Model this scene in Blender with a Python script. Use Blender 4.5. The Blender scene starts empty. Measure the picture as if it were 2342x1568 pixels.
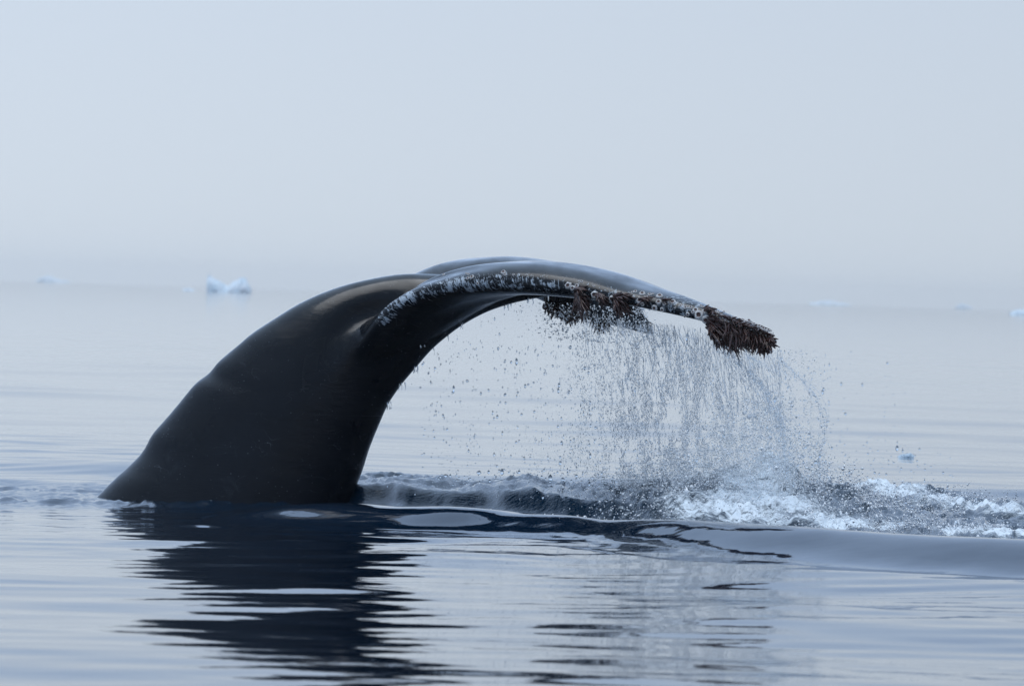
import bpy, bmesh, math, random
import numpy as np
from mathutils import Vector, Matrix
from mathutils.bvhtree import BVHTree
from mathutils.kdtree import KDTree

random.seed(7)
rng = np.random.default_rng(7)
sc = bpy.context.scene
COL = sc.collection

# ------------------------------------------------------------------ camera
CAM_H = 1.2
F = 6582.0                      # focal length in pixels of a 1024 wide frame
pitch = math.atan(49.0 / F)
roll = math.radians(1.66)
fwd = Vector((0, math.cos(pitch), -math.sin(pitch)))
right0 = Vector((1, 0, 0))
up0 = right0.cross(fwd).normalized()
right = (right0 * math.cos(roll) + up0 * math.sin(roll)).normalized()
up = (up0 * math.cos(roll) - right0 * math.sin(roll)).normalized()
cam_d = bpy.data.cameras.new('camera')
cam = bpy.data.objects.new('camera', cam_d)
COL.objects.link(cam)
m = Matrix.Identity(4)
for i in range(3):
    m[i][0] = right[i]; m[i][1] = up[i]; m[i][2] = -fwd[i]
m[2][3] = CAM_H
cam.matrix_world = m
cam_d.sensor_width = 36
cam_d.lens = F / 1024 * 36
cam_d.clip_start = 0.1
cam_d.clip_end = 9000
cam_d.dof.use_dof = True
cam_d.dof.focus_distance = 36.0
cam_d.dof.aperture_fstop = 9.0
sc.camera = cam

# ------------------------------------------------------------------ sky, sun, exposure
SUN_EL, SUN_AZ = math.radians(84), math.radians(-60)      # azimuth from +Y towards +X
world = bpy.data.worlds.new('World')
sc.world = world
world.use_nodes = True
nt = world.node_tree
nt.nodes.clear()
out = nt.nodes.new('ShaderNodeOutputWorld')
bg = nt.nodes.new('ShaderNodeBackground')
sky = nt.nodes.new('ShaderNodeTexSky')
sky.sky_type = 'NISHITA'
sky.sun_disc = False
sky.sun_elevation = SUN_EL
sky.sun_rotation = SUN_AZ
sky.air_density = 1.0
sky.dust_density = 4.0
tc = nt.nodes.new('ShaderNodeTexCoord')
sep = nt.nodes.new('ShaderNodeSeparateXYZ')
nt.links.new(tc.outputs['Generated'], sep.inputs[0])
ramp = nt.nodes.new('ShaderNodeValToRGB')                 # overcast layer: brightness by elevation
mr = nt.nodes.new('ShaderNodeMapRange')
mr.inputs[1].default_value = -0.1; mr.inputs[2].default_value = 1.0
nt.links.new(sep.outputs[2], mr.inputs[0])
nt.links.new(mr.outputs[0], ramp.inputs[0])
SKY_STOPS = [(0.0, (6.7, 7.5, 8.4)), (0.10, (6.75, 7.55, 8.45)), (0.135, (6.4, 7.35, 8.6)), (0.185, (5.6, 7.05, 9.3)),
             (0.26, (4.9, 6.7, 9.8)), (0.5, (4.9, 6.8, 9.99)), (1.0, (5.8, 7.7, 9.99))]
r_ = ramp.color_ramp
r_.elements[0].position = 0.0; r_.elements[1].position = 1.0
for p, c in SKY_STOPS[1:-1]:
    r_.elements.new(p)
for e, (p, c) in zip(r_.elements, SKY_STOPS):
    e.position = p
    e.color = (c[0] / 10, c[1] / 10, c[2] / 10, 1)
mul = nt.nodes.new('ShaderNodeVectorMath'); mul.operation = 'SCALE'
mul.inputs['Scale'].default_value = 10.0
nt.links.new(ramp.outputs[0], mul.inputs[0])
# very soft unevenness of the fog: dimmer towards the right
azr = nt.nodes.new('ShaderNodeMapRange')
azr.inputs[1].default_value = -0.15; azr.inputs[2].default_value = 0.4
azr.inputs[3].default_value = 1.03; azr.inputs[4].default_value = 0.78
nt.links.new(sep.outputs[0], azr.inputs[0])
mul2 = nt.nodes.new('ShaderNodeVectorMath'); mul2.operation = 'SCALE'
nt.links.new(mul.outputs[0], mul2.inputs[0]); nt.links.new(azr.outputs[0], mul2.inputs['Scale'])
mix = nt.nodes.new('ShaderNodeMix'); mix.data_type = 'RGBA'
mix.inputs[0].default_value = 0.96
nt.links.new(sky.outputs[0], mix.inputs[6])
nt.links.new(mul2.outputs[0], mix.inputs[7])
nt.links.new(mix.outputs[2], bg.inputs[0])
bg.inputs[1].default_value = 0.1
nt.links.new(bg.outputs[0], out.inputs[0])

sd = bpy.data.lights.new('sun', 'SUN')
sd.energy = 1.2
sd.angle = math.radians(45)
sd.color = (1.0, 0.995, 0.988)
sun = bpy.data.objects.new('sun', sd)
COL.objects.link(sun)
sdir = Vector((math.sin(SUN_AZ) * math.cos(SUN_EL), math.cos(SUN_AZ) * math.cos(SUN_EL), math.sin(SUN_EL)))
sun.rotation_euler = sdir.to_track_quat('Z', 'Y').to_euler()

sc.view_settings.view_transform = 'Standard'
sc.view_settings.look = 'None'
sc.view_settings.exposure = 0.0
sc.view_settings.gamma = 1.0
sc.view_settings.use_curve_mapping = False
sc.cycles.volume_bounces = 6
sc.cycles.max_bounces = 16
sc.cycles.transmission_bounces = 10

# ------------------------------------------------------------------ helpers
def ray(dx, dy):
    """viewing direction of a point of the photograph measured on a 2342 x 1568 copy"""
    px, py = dx / 2342 * 1024, dy / 1568 * 685
    return fwd + right * ((px - 512) / F) + up * ((342.5 - py) / F)

DS, YK = 18.3, 2.0
def at(dx, dy, Y):
    return atr(dx, dy, Y + DS)

def atr(dx, dy, Y):
    d = ray(dx, dy)
    d = d * (Y / d.y)
    return Vector((d.x, d.y, d.z + CAM_H))

def gw(dx, dy, z=0.0):
    d = ray(dx, dy)
    t = (z - CAM_H) / d.z
    return Vector((d.x * t, d.y * t, z))

def z1(x, y): return ((800 + x / 3.903) * .9368, (580 + y / 3.903) * .9368)
def z2(x, y): return ((1300 + x / 3.603) * .9368, (620 + y / 3.603) * .9368)

def catmull(P, n):
    P = np.asarray(P, float)
    k = len(P)
    t = np.linspace(0, k - 1, n)
    i = np.clip(t.astype(int), 0, k - 2)
    f = (t - i)[:, None]
    Pm = np.vstack([2 * P[0] - P[1], P, 2 * P[-1] - P[-2]])
    p0, p1, p2, p3 = Pm[i], Pm[i + 1], Pm[i + 2], Pm[i + 3]
    return .5 * (2 * p1 + (p2 - p0) * f + (2 * p0 - 5 * p1 + 4 * p2 - p3) * f ** 2 + (3 * p1 - p0 - 3 * p2 + p3) * f ** 3)

def arc_resample(P, n):
    Q = catmull(P, max(400, n * 4))
    s = np.r_[0, np.cumsum(np.linalg.norm(np.diff(Q, axis=0), axis=1))]
    u = np.linspace(0, s[-1], n)
    return np.stack([np.interp(u, s, Q[:, c]) for c in range(Q.shape[1])], 1)

def mesh_np(name, V, Fc, smooth=True):
    """V (n,3) and Fc (m,k) arrays to a mesh"""
    me = bpy.data.meshes.new(name)
    V = np.ascontiguousarray(V, dtype=np.float32); Fc = np.ascontiguousarray(Fc, dtype=np.int32)
    k = Fc.shape[1]
    me.vertices.add(len(V)); me.vertices.foreach_set('co', V.ravel())
    me.loops.add(Fc.size); me.loops.foreach_set('vertex_index', Fc.ravel())
    me.polygons.add(len(Fc))
    me.polygons.foreach_set('loop_start', np.arange(0, Fc.size, k, dtype=np.int32))
    me.polygons.foreach_set('use_smooth', np.full(len(Fc), smooth))
    me.update(calc_edges=True)
    return me

def put(name, me, mats, parent=None, **props):
    o = bpy.data.objects.new(name, me)
    for mt in (mats if isinstance(mats, (list, tuple)) else [mats]):
        if mt.name not in me.materials: me.materials.append(mt)
    COL.objects.link(o)
    if parent: o.parent = parent; o.matrix_parent_inverse = parent.matrix_world.inverted()
    for k, v in props.items(): o[k] = v
    return o

def hash2(ix, iy, seed):
    h = (ix.astype(np.int64) * 374761393 + iy.astype(np.int64) * 668265263 + seed * 974634777) & 0xffffffff
    h = ((h ^ (h >> 13)) * 1274126177) & 0xffffffff
    h = h ^ (h >> 16)
    return h / 4294967295.0

def vnoise(x, y, seed=0):
    ix, iy = np.floor(x), np.floor(y)
    fx, fy = x - ix, y - iy
    def g(a, b):
        an = hash2(ix + a, iy + b, seed) * 2 * np.pi
        return np.cos(an) * (fx - a) + np.sin(an) * (fy - b)
    sx = fx ** 3 * (fx * (fx * 6 - 15) + 10); sy = fy ** 3 * (fy * (fy * 6 - 15) + 10)
    a = g(0, 0) * (1 - sx) + g(1, 0) * sx
    b = g(0, 1) * (1 - sx) + g(1, 1) * sx
    return (a * (1 - sy) + b * sy) * 1.5

def sstep(a, b, x):
    t = np.clip((x - a) / (b - a), 0, 1)
    return t * t * (3 - 2 * t)

# ------------------------------------------------------------------ materials
class NT:
    def __init__(self, name):
        self.m = bpy.data.materials.new(name); self.m.use_nodes = True
        self.t = self.m.node_tree; self.b = self.t.nodes['Principled BSDF']
        self.out = self.t.nodes['Material Output']
    def n(self, kind, **kw):
        nd = self.t.nodes.new('ShaderNode' + kind)
        for k, v in kw.items(): setattr(nd, k, v)
        return nd
    def l(self, a, b): self.t.links.new(a, b)
    def attr(self, nm):
        a = self.n('Attribute'); a.attribute_name = nm; return a
    def math(self, op, a, b=None, clamp=False):
        nd = self.n('Math', operation=op); nd.use_clamp = clamp
        for i, v in enumerate((a, b)):
            if v is None: continue
            if isinstance(v, (int, float)): nd.inputs[i].default_value = v
            else: self.l(v, nd.inputs[i])
        return nd.outputs[0]
    def rng(self, v, a, b, c=0.0, d=1.0, smooth=False):
        nd = self.n('MapRange')
        if smooth: nd.interpolation_type = 'SMOOTHSTEP'
        self.l(v, nd.inputs[0])
        for i, x in enumerate((a, b, c, d)): nd.inputs[i + 1].default_value = x
        return nd.outputs[0]
    def mapc(self, scale, src='Object', vec=None):
        mp = self.n('Mapping'); mp.inputs['Scale'].default_value = scale
        if vec is None:
            t = self.n('TexCoord'); vec = t.outputs[src]
        self.l(vec, mp.inputs[0]); return mp.outputs[0]
    def noise(self, vec, scale, detail=4, rough=.5, dist=0):
        nd = self.n('TexNoise'); self.l(vec, nd.inputs['Vector'])
        nd.inputs['Scale'].default_value = scale; nd.inputs['Detail'].default_value = detail
        nd.inputs['Roughness'].default_value = rough; nd.inputs['Distortion'].default_value = dist
        return nd.outputs[0]
    def vor(self, vec, scale, feature='F1'):
        nd = self.n('TexVoronoi'); nd.feature = feature; self.l(vec, nd.inputs['Vector'])
        nd.inputs['Scale'].default_value = scale
        return nd
    def mixc(self, f, a, b):
        nd = self.n('Mix'); nd.data_type = 'RGBA'
        if isinstance(f, (int, float)): nd.inputs[0].default_value = f
        else: self.l(f, nd.inputs[0])
        for i, v in ((6, a), (7, b)):
            if isinstance(v, tuple): nd.inputs[i].default_value = (*v, 1)
            else: self.l(v, nd.inputs[i])
        return nd.outputs[2]
    def bump(self, h, strength, dist, normal=None):
        nd = self.n('Bump'); nd.inputs['Strength'].default_value = strength
        nd.inputs['Distance'].default_value = dist; self.l(h, nd.inputs['Height'])
        if normal is not None: self.l(normal, nd.inputs['Normal'])
        return nd.outputs[0]
    def set(self, **kw):
        for k, v in kw.items():
            s = self.b.inputs[k.replace('_', ' ')]
            if hasattr(v, 'is_linked') or hasattr(v, 'links'): self.l(v, s)
            elif isinstance(v, tuple): s.default_value = (*v, 1) if len(v) == 3 else v
            else: s.default_value = v

# sea water
W = NT('sea_water')
c = W.mapc((1, 1, 1))
n1 = W.noise(W.mapc((1, .8, 1)), 5.0, 3, .5)
n2 = W.noise(W.mapc((.6, 1.2, 1)), 1.3, 3, .5)
foamA = W.attr('foam')
turbA = W.attr('turb')
fn = W.noise(c, 22.0, 8, .72, .6)
fv = W.noise(c, 6.0, 5, .6, 1.0)
fm = W.math('ADD', W.math('MULTIPLY', fn, .75), W.math('MULTIPLY', fv, .45))
fmask = W.rng(W.math('ADD', fm, W.math('MULTIPLY', foamA.outputs['Fac'], .56)), .86, 1.12, 0, 1, True)
fmask = W.math('MULTIPLY', fmask, W.rng(foamA.outputs['Fac'], .02, .2))
wbase = W.mixc(turbA.outputs['Fac'], (.002, .011, .026), (.002, .015, .032))
wcol = W.mixc(fmask, wbase, (.78, .85, .90))
b1 = W.bump(n1, .12, .010)
b2 = W.bump(n2, .2, .02, b1)
fine = W.noise(c, 40.0, 4, .6, .5)
tb = W.n('Bump'); tb.inputs['Distance'].default_value = .010
W.l(W.rng(turbA.outputs['Fac'], 0, 1, 0, .4), tb.inputs['Strength']); W.l(fine, tb.inputs['Height']); W.l(b2, tb.inputs['Normal'])
W.set(Base_Color=wcol, Roughness=W.rng(fmask, 0, 1, .03, .6), IOR=1.333, Normal=tb.outputs[0])
M_water = W.m

# wet whale skin
S = NT('whale_skin')
oc = S.mapc((1, 1, 1))
lu, ld = S.attr('edge_along'), S.attr('edge_across')
cmb = S.n('CombineXYZ'); S.l(lu.outputs['Fac'], cmb.inputs[0]); S.l(ld.outputs['Fac'], cmb.inputs[1])
warp = S.noise(oc, 9, 3, .5)
shear = S.math('ADD', lu.outputs['Fac'], S.math('MULTIPLY', ld.outputs['Fac'], .55))
shear = S.math('ADD', shear, S.math('MULTIPLY', warp, .05))
cmb2 = S.n('CombineXYZ'); S.l(shear, cmb2.inputs[0]); S.l(ld.outputs['Fac'], cmb2.inputs[1])
st = S.noise(S.mapc((75, 17, 1), vec=cmb2.outputs[0]), 1.0, 5, .62, 1.3)
big = S.noise(S.mapc((11, 14, 1), vec=cmb.outputs[0]), 1.0, 3, .6)
wob_ = S.noise(S.mapc((3.2, 0, 1), vec=cmb.outputs[0]), 1.0, 3, .6)
band = S.math('SUBTRACT', S.math('ADD', ld.outputs['Fac'], S.math('MULTIPLY', S.math('SUBTRACT', wob_, .5), .13)), .012)
band = S.math('ABSOLUTE', band)
band = S.rng(band, .03, .085, 1, 0, True)
u1 = S.rng(lu.outputs['Fac'], .47, .56, 0, 1, True)
u2 = S.rng(lu.outputs['Fac'], 1.3, 1.7, 1, .5, True)
bm_ = S.math('MULTIPLY', S.math('MULTIPLY', band, u1), u2)
sc_ = S.math('ADD', st, S.math('MULTIPLY', bm_, .22))
sc_ = S.math('ADD', sc_, S.math('MULTIPLY', S.math('SUBTRACT', big, .5), .75))
scar = S.rng(sc_, .70, .79, 0, 1, True)
scar = S.math('MULTIPLY', scar, S.rng(bm_, .05, .3))
strip = S.math('MULTIPLY', S.rng(lu.outputs['Fac'], 2.32, 2.42, 0, 1), S.rng(ld.outputs['Fac'], .0, .02, 0, 1))
strip = S.math('MULTIPLY', strip, S.rng(S.noise(oc, 34, 4, .7), .53, .58, 0, 1))
scar = S.math('MAXIMUM', scar, S.math('MULTIPLY', strip, .9))
blot = S.math('MULTIPLY', S.rng(lu.outputs['Fac'], 1.2, 1.5, 0, 1), S.rng(S.math('ABSOLUTE', ld.outputs['Fac']), .04, .10, 1, 0))
blot = S.math('MULTIPLY', blot, S.rng(S.noise(S.mapc((1, 1, 1.6)), 42, 5, .65), .60, .64, 0, 1))
scar = S.math('MAXIMUM', scar, S.math('MULTIPLY', blot, .8))
sp = S.vor(oc, 30.0)
spn = S.noise(oc, 6, 2)
spots = S.math('MULTIPLY', S.rng(sp.outputs['Distance'], .08, .13, 1, 0), S.rng(spn, .42, .6))
spots = S.math('MULTIPLY', spots, .30)
mott = S.noise(oc, 3.0, 6, .6)
base = S.mixc(S.rng(mott, .3, .75), (.0030, .0042, .0068), (.0065, .0088, .0135))
colr = S.mixc(scar, base, (.42, .47, .52))
scr = S.math('ABSOLUTE', S.math('SUBTRACT', S.noise(S.mapc((1.1, 1.1, 2.6)), 2.2, 2, .5, 1.6), .5))
scr = S.math('MULTIPLY', S.rng(scr, .0, .0035, 1, 0), S.rng(S.noise(oc, 5.5, 3), .50, .62))
blt = S.rng(S.noise(oc, 7.0, 5, .7, .4), .60, .74)
colr = S.mixc(S.math('MULTIPLY', blt, .5), colr, (.022, .027, .034))
colr = S.mixc(S.math('MULTIPLY', scr, .35), colr, (.12, .135, .15))
colr = S.mixc(spots, colr, (.16, .18, .2))
film = S.noise(S.mapc((1.0, 1.0, 2.4)), 3.2, 4, .5, .8)
rough = S.rng(film, .45, .53, .12, .26)
pm = S.math('MULTIPLY', S.rng(ld.outputs['Fac'], .045, .06, 0, 1), S.rng(ld.outputs['Fac'], .14, .18, 1, 0))
pm = S.math('MULTIPLY', pm, S.math('MULTIPLY', S.rng(lu.outputs['Fac'], .05, .15, 0, 1), S.rng(lu.outputs['Fac'], .7, .9, 1, 0)))
pn = S.noise(S.mapc((9, 14, 1), vec=cmb.outputs[0]), 1.0, 4, .6, .8)
pm = S.math('MULTIPLY', pm, S.rng(pn, .47, .50))
zn = S.math('MULTIPLY', S.rng(ld.outputs['Fac'], .02, .05, 0, 1), S.rng(ld.outputs['Fac'], .14, .26, 1, 0))
zn = S.math('MULTIPLY', zn, S.rng(lu.outputs['Fac'], .7, 1.0, 1, 0))
rough = S.math('ADD', rough, S.math('MULTIPLY', zn, .10))
rough = S.math('SUBTRACT', rough, S.math('MULTIPLY', pm, .34))
rough = S.math('MAXIMUM', rough, .05)
bm1 = S.bump(S.noise(S.mapc((4, 3, 17)), 2.0, 6, .65, .6), .20, .012)
bm2 = S.bump(S.noise(oc, 90, 3, .6), .12, .003, bm1)
bm3 = S.bump(scar, .4, .003, bm2)
S.set(Base_Color=colr, Roughness=S.math('ADD', rough, S.math('MULTIPLY', scar, .15)), Normal=bm3)
S.b.inputs['Specular IOR Level'].default_value = .18
geo = S.n('NewGeometry'); sz = S.n('SeparateXYZ'); S.l(geo.outputs['Normal'], sz.inputs[0])
flm = S.math('MULTIPLY', S.rng(sz.outputs[2], .45, .85, 0, 1, True), S.rng(S.noise(S.mapc((3, 1.2, 3)), 2.0, 3), .35, .55, .5, 1))
S.l(flm, S.b.inputs['Coat Weight'])          # sheet of water still lying on the upward sides
S.b.inputs['Coat Roughness'].default_value = .08
S.b.inputs['Coat IOR'].default_value = 1.36
M_skin = S.m

B = NT('barnacle_shell')
bn = B.noise(B.mapc((1, 1, 1)), 1.6, 4, .6)
B.set(Base_Color=B.mixc(B.rng(bn, .35, .65), (.62, .58, .55), (.88, .86, .84)), Roughness=.55,
      Normal=B.bump(bn, .5, .2))
M_shell = B.m
B = NT('barnacle_flesh')
B.set(Base_Color=(.09, .035, .025), Roughness=.3)
M_flesh = B.m
B = NT('tuft_flesh')
bn = B.noise(B.mapc((1, 1, 1)), 60, 4, .7)
B.set(Base_Color=B.mixc(B.rng(bn, .35, .7), (.022, .010, .009), (.095, .036, .027)), Roughness=.26,
      Normal=B.bump(bn, .5, .004))
M_tuft = B.m

D = NT('clear_water_drop')
D.set(Base_Color=(.93, .97, 1.0), Roughness=0.0, IOR=1.333)
D.b.inputs['Transmission Weight'].default_value = 1.0
M_drop = D.m
D = NT('white_spray')
D.set(Base_Color=(.97, .985, 1.0), Roughness=.3, IOR=1.333)
D.b.inputs['Transmission Weight'].default_value = .10
M_white = D.m

I = NT('glacier_ice')
inn = I.noise(I.mapc((1, 1, 1)), .5, 5, .6)
I.set(Base_Color=I.mixc(I.rng(inn, .35, .7), (.62, .78, .88), (.90, .94, .97)), Roughness=.5,
      Normal=I.bump(inn, .6, .4))
M_ice = I.m
I = NT('dark_brash_ice')
I.set(Base_Color=(.42, .53, .62), Roughness=.3)
M_ice_dark = I.m

# ------------------------------------------------------------------ water
dy = .058
ys = list(np.arange(17.5, 46.0, dy))
step = dy
y = ys[-1]
while y < 4600:
    step = min(step * 1.022, 80); y += step; ys.append(y)
neg = []; step = dy; y = 17.5
while y > -120:
    step = min(step * 1.12, 8); y -= step; neg.append(y)
ys = np.array(neg[::-1] + ys)
xs = list(np.arange(-3.7, 3.7, .0135))
def grow(x0, sgn):
    r = []; s = .0135; x = x0
    while abs(x) < 2200:
        s = min(s * 1.075, 120); x += sgn * s; r.append(x)
    return r
xs = np.array(grow(xs[0], -1)[::-1] + xs + grow(xs[-1], 1))
X, Yw = np.meshgrid(xs, ys)
Y = Yw / YK          # the swell and splash layout below is measured in shortened depth
SX = np.gradient(xs)[None, :] * np.ones_like(X); SY = np.gradient(ys)[:, None] * np.ones_like(X)
SP = np.maximum(SX, SY)
H = np.zeros_like(X)
wr = np.random.default_rng(11)
dist = np.sqrt(X ** 2 + Yw ** 2)
# calm swell and ripples: many small sine trains; each dies out where the sheet is too coarse for it
def train(lam, slope, ang, ph):
    k = 2 * np.pi / lam
    w = sstep(2.5, 5.0, lam / SP)
    return w * slope / k * np.sin(k * (X * math.cos(ang) + Yw * math.sin(ang)) + ph)
wx = X + .25 * vnoise(X * .5, Y * .5, 5); 
for j in range(46):
    lam = .34 * (10.0 / .34) ** wr.random()
    ang = math.radians(90) + wr.normal() * .75
    sl = .0052 * (.8 if lam < .7 else 1.0 if lam < 2 else .8) * (.5 + wr.random())
    H += train(lam, sl, ang, wr.random() * 6.28)
gust = .55 + .9 * np.clip(vnoise(X * .22 + 3, Y * .12, 9) + .35, 0, 1)
H *= gust * (1 - .55 * sstep(13.9, 14.6, Y) * sstep(17.4, 16.8, Y) * sstep(-.2, .8, X))
def ridge(yc, amp, front, back, xmask):
    d = Y - yc
    return amp * xmask * np.where(d < 0, np.exp(-(d / front) ** 2), np.exp(-(d / back) ** 2))
# the long smooth swell pushed out in front of the splash (right)
yc = np.interp(X, [-1.2, -.2, .4, .9, 1.6, 2.4, 4], [17.1, 16.9, 16.5, 16.0, 15.6, 15.25, 14.9]) + .03 * np.sin(X * 2.3)
amp = np.interp(X, [-1.6, -1.15, -.3, .5, 1.3], [0, .055, .095, .105, .125])
H += (.0012 * vnoise(X * 5, Y * 3.5, 35) + .0006 * vnoise(X * 13, Y * 11, 36)) * sstep(13.8, 14.6, Y) * sstep(17.2, 16.6, Y)
H += ridge(yc, 1.0, np.interp(X, [.2, 1.3], [.225, .36]), .5, amp) * (1 + .05 * vnoise(X * 1.2, Y * 2, 33) + .22 * sstep(.9, .1, X) * vnoise(X * 1.6, Y * 2.2, 34)) 
yc = np.interp(X, [.1, .75, 1.5, 2.4], [15.7, 14.85, 14.55, 14.3])
H += ridge(yc, .03, .8, .14, sstep(.1, 1.2, X))
H -= ridge(yc + .3, .012, .18, .3, sstep(-.3, 1.2, X))
# ring swell behind the tail
yc = 20.2 + .3 * vnoise(X * .5, X * 0 + .3, 3) + .12 * np.abs(X)
H += ridge(yc, .115, .55, .45, .7 + .6 * vnoise(X * .35 + 9, X * 0, 21))
yc = 24.2 + .3 * np.sin(X * .5)
H += ridge(yc, .04, .8, 1.0, .6 + .5 * vnoise(X * .3, X * 0, 23))
# low swell lines to the left of the body
H += ridge(19.2 + .1 * np.sin(X), .028, .25, .35, sstep(-1.6, -2.4, X))
# whirl footprints just in front of the body: broad low domes
for (dx_, dy_, a, sx_, sy_) in ((740, 1186, .030, .40, .20), (640, 1204, .016, .15, .09), (470, 1204, .016, .16, .08), (900, 1240, -.02, .5, .15),
                                (1080, 1215, -.02, .5, .25), (1420, 1225, -.028, .34, .22), (1000, 1275, .014, .4, .25),
                                (760, 1345, .012, .5, .2)):
    p = gw(dx_, dy_)
    H += a * np.exp(-((X - p.x) / sx_) ** 2 - ((Y - p.y / YK) / sy_) ** 2)

# churned water
def box(x0, x1, y0, y1, s=.2, sy_=None):
    sy_ = sy_ or s
    return sstep(x0 - s, x0 + s, X) * sstep(x1 + s, x1 - s, X) * sstep(y0 - sy_, y0 + sy_, Y) * sstep(y1 + sy_, y1 - sy_, Y)
front = np.interp(X, [-1.3, -.8, -.2, .4, .9, 1.6, 2.4, 3.4], [18.3, 17.9, 17.7, 17.3, 16.9, 16.45, 16.05, 15.8])
backl = np.interp(X, [-1.3, -.8, 0, .8, 1.6, 2.4, 3.4], [19.0, 19.2, 19.5, 19.9, 20.4, 20.5, 19.5])
wob = .35 * vnoise(X * 1.4, Y * .9, 31)
turb = sstep(-.03, .3, (Y - front) + wob * .4) * sstep(.1, -.35, (Y - backl) + wob) * sstep(-1.15, -.8, X) * sstep(5.5, 3.6, X)
# thin churned skirt where the body leaves the water, and left of it
px0 = gw(215, 1150)
skirt = np.exp(-((Y - 17.85) / .16) ** 2) * sstep(-3.6, -2.9, X) * sstep(-.9, -1.3, X)
lw = box(-4, -2.15, 17.6, 19.0, .2, .35) * .8
turb = np.clip(np.maximum(np.maximum(turb, skirt * .45), lw * .5), 0, 1)
xx = X + .12 * vnoise(X * 3, Y * 3, 41); yy = Y + .12 * vnoise(X * 3, Y * 3, 42)
T = np.zeros_like(X)
T += .034 * (1 - 2 * np.abs(vnoise(xx * 1.6, yy * 1.8, 51)))
T += .024 * (1 - 2 * np.abs(vnoise(xx * 3.3, yy * 3.3, 52)))
T += .016 * (1 - 2 * np.abs(vnoise(xx * 7.3, yy * 6.6, 53)))
T += .014 * (1 - 2 * np.abs(vnoise(xx * 15, yy * 13, 54)))
T += .009 * vnoise(xx * 29, yy * 15, 55)
sh = np.exp(-((Y - front - .33) / .30) ** 2) * sstep(-1.3, -.9, X) * sstep(1.1, .5, X)
H = H * (1 - .6 * turb) + turb * (T * (1 - .72 * sh) - .01)
# steep dark shoulder the body pushes up on its right
xr_ = X + .25 * vnoise(X * 2, Y * 1.5, 77)
H += ridge(front + .42 + .1 * vnoise(X * 2.1, X * 0 + .4, 57) + .09 * vnoise(X * 4, Y * 2.5, 56), .15, .095, 1.1, sstep(-1.1, -.8, X) * sstep(1.5, .4, X)) * (.82 + .30 * vnoise(xr_ * 2.3, Y * .4, 58) + .14 * vnoise(xr_ * 7, Y * .8, 59))

# foam
foam = np.zeros_like(X)
def blob(x0, y0, sx_, sy_, a, ang=0):
    ca, sa = math.cos(ang), math.sin(ang)
    u = (X - x0) * ca + (Y - y0) * sa; v = -(X - x0) * sa + (Y - y0) * ca
    return a * np.exp(-(u / sx_) ** 2 - (v / sy_) ** 2)
def stroke(pts, sx_, sy_, a):
    best = np.zeros_like(X)
    P_ = catmull(np.array(pts, float), 12)
    for (a0, b0) in P_:
        best = np.maximum(best, a * np.exp(-((X - a0) / sx_) ** 2 - ((Y - b0) / sy_) ** 2))
    return best
foam = np.maximum(foam, blob(1.25, 18.6, .62, 1.5, 1.0))
foam = np.maximum(foam, blob(1.2, 17.4, .7, .4, .95))
foam = np.maximum(foam, stroke([(1.9, 20.3), (2.3, 20.0), (2.6, 19.2), (2.9, 18.2), (3.2, 17.6)], .28, .35, 1.0))
foam = np.maximum(foam, stroke([(1.2, 17.3), (1.7, 17.1), (2.2, 16.75), (2.8, 16.45), (3.3, 16.3)], .3, .22, 1.0))
foam = np.maximum(foam, stroke([(.3, 19.5), (.5, 19.6), (.9, 19.8)], .2, .2, .5))
foam = np.maximum(foam, blob(-2.35, 17.8, .5, .15, .35))
foam = np.maximum(foam, .38 * skirt)
foam = foam * np.clip(turb * 1.6, 0, 1)
foam = np.clip(np.minimum(foam, .85) + .45 * foam * vnoise(xx * 3.2, yy * 2.2, 61), 0, .88)
# splash mounds
mound = blob(1.32, 18.0, .5, .5, .19) + blob(.72, 18.0, .16, .2, .05) + blob(1.75, 18.0, .3, .35, .06) + blob(2.0, 17.5, .8, .18, .035, -.2)
H += mound * (1 + .5 * vnoise(xx * 6, yy * 5, 71)) * turb
H += foam * .08 * np.abs(vnoise(xx * 6, yy * 4.5, 72)) + foam * .045 * np.abs(vnoise(xx * 17, yy * 9, 73))
far = sstep(60, 400, dist)
H *= (1 - far)

ny, nx = X.shape
V = np.stack([X, Yw, H], -1).reshape(-1, 3)
idx = np.arange(nx * ny).reshape(ny, nx)
Q = np.stack([idx[:-1, :-1], idx[:-1, 1:], idx[1:, 1:], idx[1:, :-1]], -1).reshape(-1, 4)
me = mesh_np('water', V, Q)
for nm, A in (('foam', foam), ('turb', turb)):
    a = me.attributes.new(nm, 'FLOAT', 'POINT'); a.data.foreach_set('value', A.astype(np.float32).ravel())
put('water', me, M_water, kind='structure')
def water_h(x, y):
    i = int(np.clip(np.searchsorted(ys, y), 1, ny - 1)); j = int(np.clip(np.searchsorted(xs, x), 1, nx - 1))
    return float(H[i, j])

# ------------------------------------------------------------------ whale
whale = bpy.data.objects.new('humpback_whale', None)
whale.location = (atr(500, 1150, 18.3 + DS).x, 18.3 + DS, 0)
whale['label'] = 'dark humpback whale tail arching out of the calm sea with barnacled flukes hanging down'
whale['category'] = 'whale'
COL.objects.link(whale)
bpy.context.view_layer.update()

YB = 18.3
def loft(A, B, N, prof, nseg=110):
    """closed loft: A, B the two edge curves, N the unit thickness direction per section, prof -> (v, offset) ring"""
    verts, faces = [], []
    k = None
    for i in range(nseg):
        ring = prof(i / (nseg - 1))
        for v, o in ring:
            verts.append(A[i] * (1 - v) + B[i] * v + N[i] * o)
        k = len(ring)
    verts = np.array(verts)
    for i in range(nseg - 1):
        for j in range(k):
            j2 = (j + 1) % k
            faces.append((i * k + j, i * k + j2, (i + 1) * k + j2, (i + 1) * k + j))
    faces.append(tuple(range(k))[::-1])
    faces.append(tuple(range((nseg - 1) * k, nseg * k)))
    return verts, faces

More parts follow.
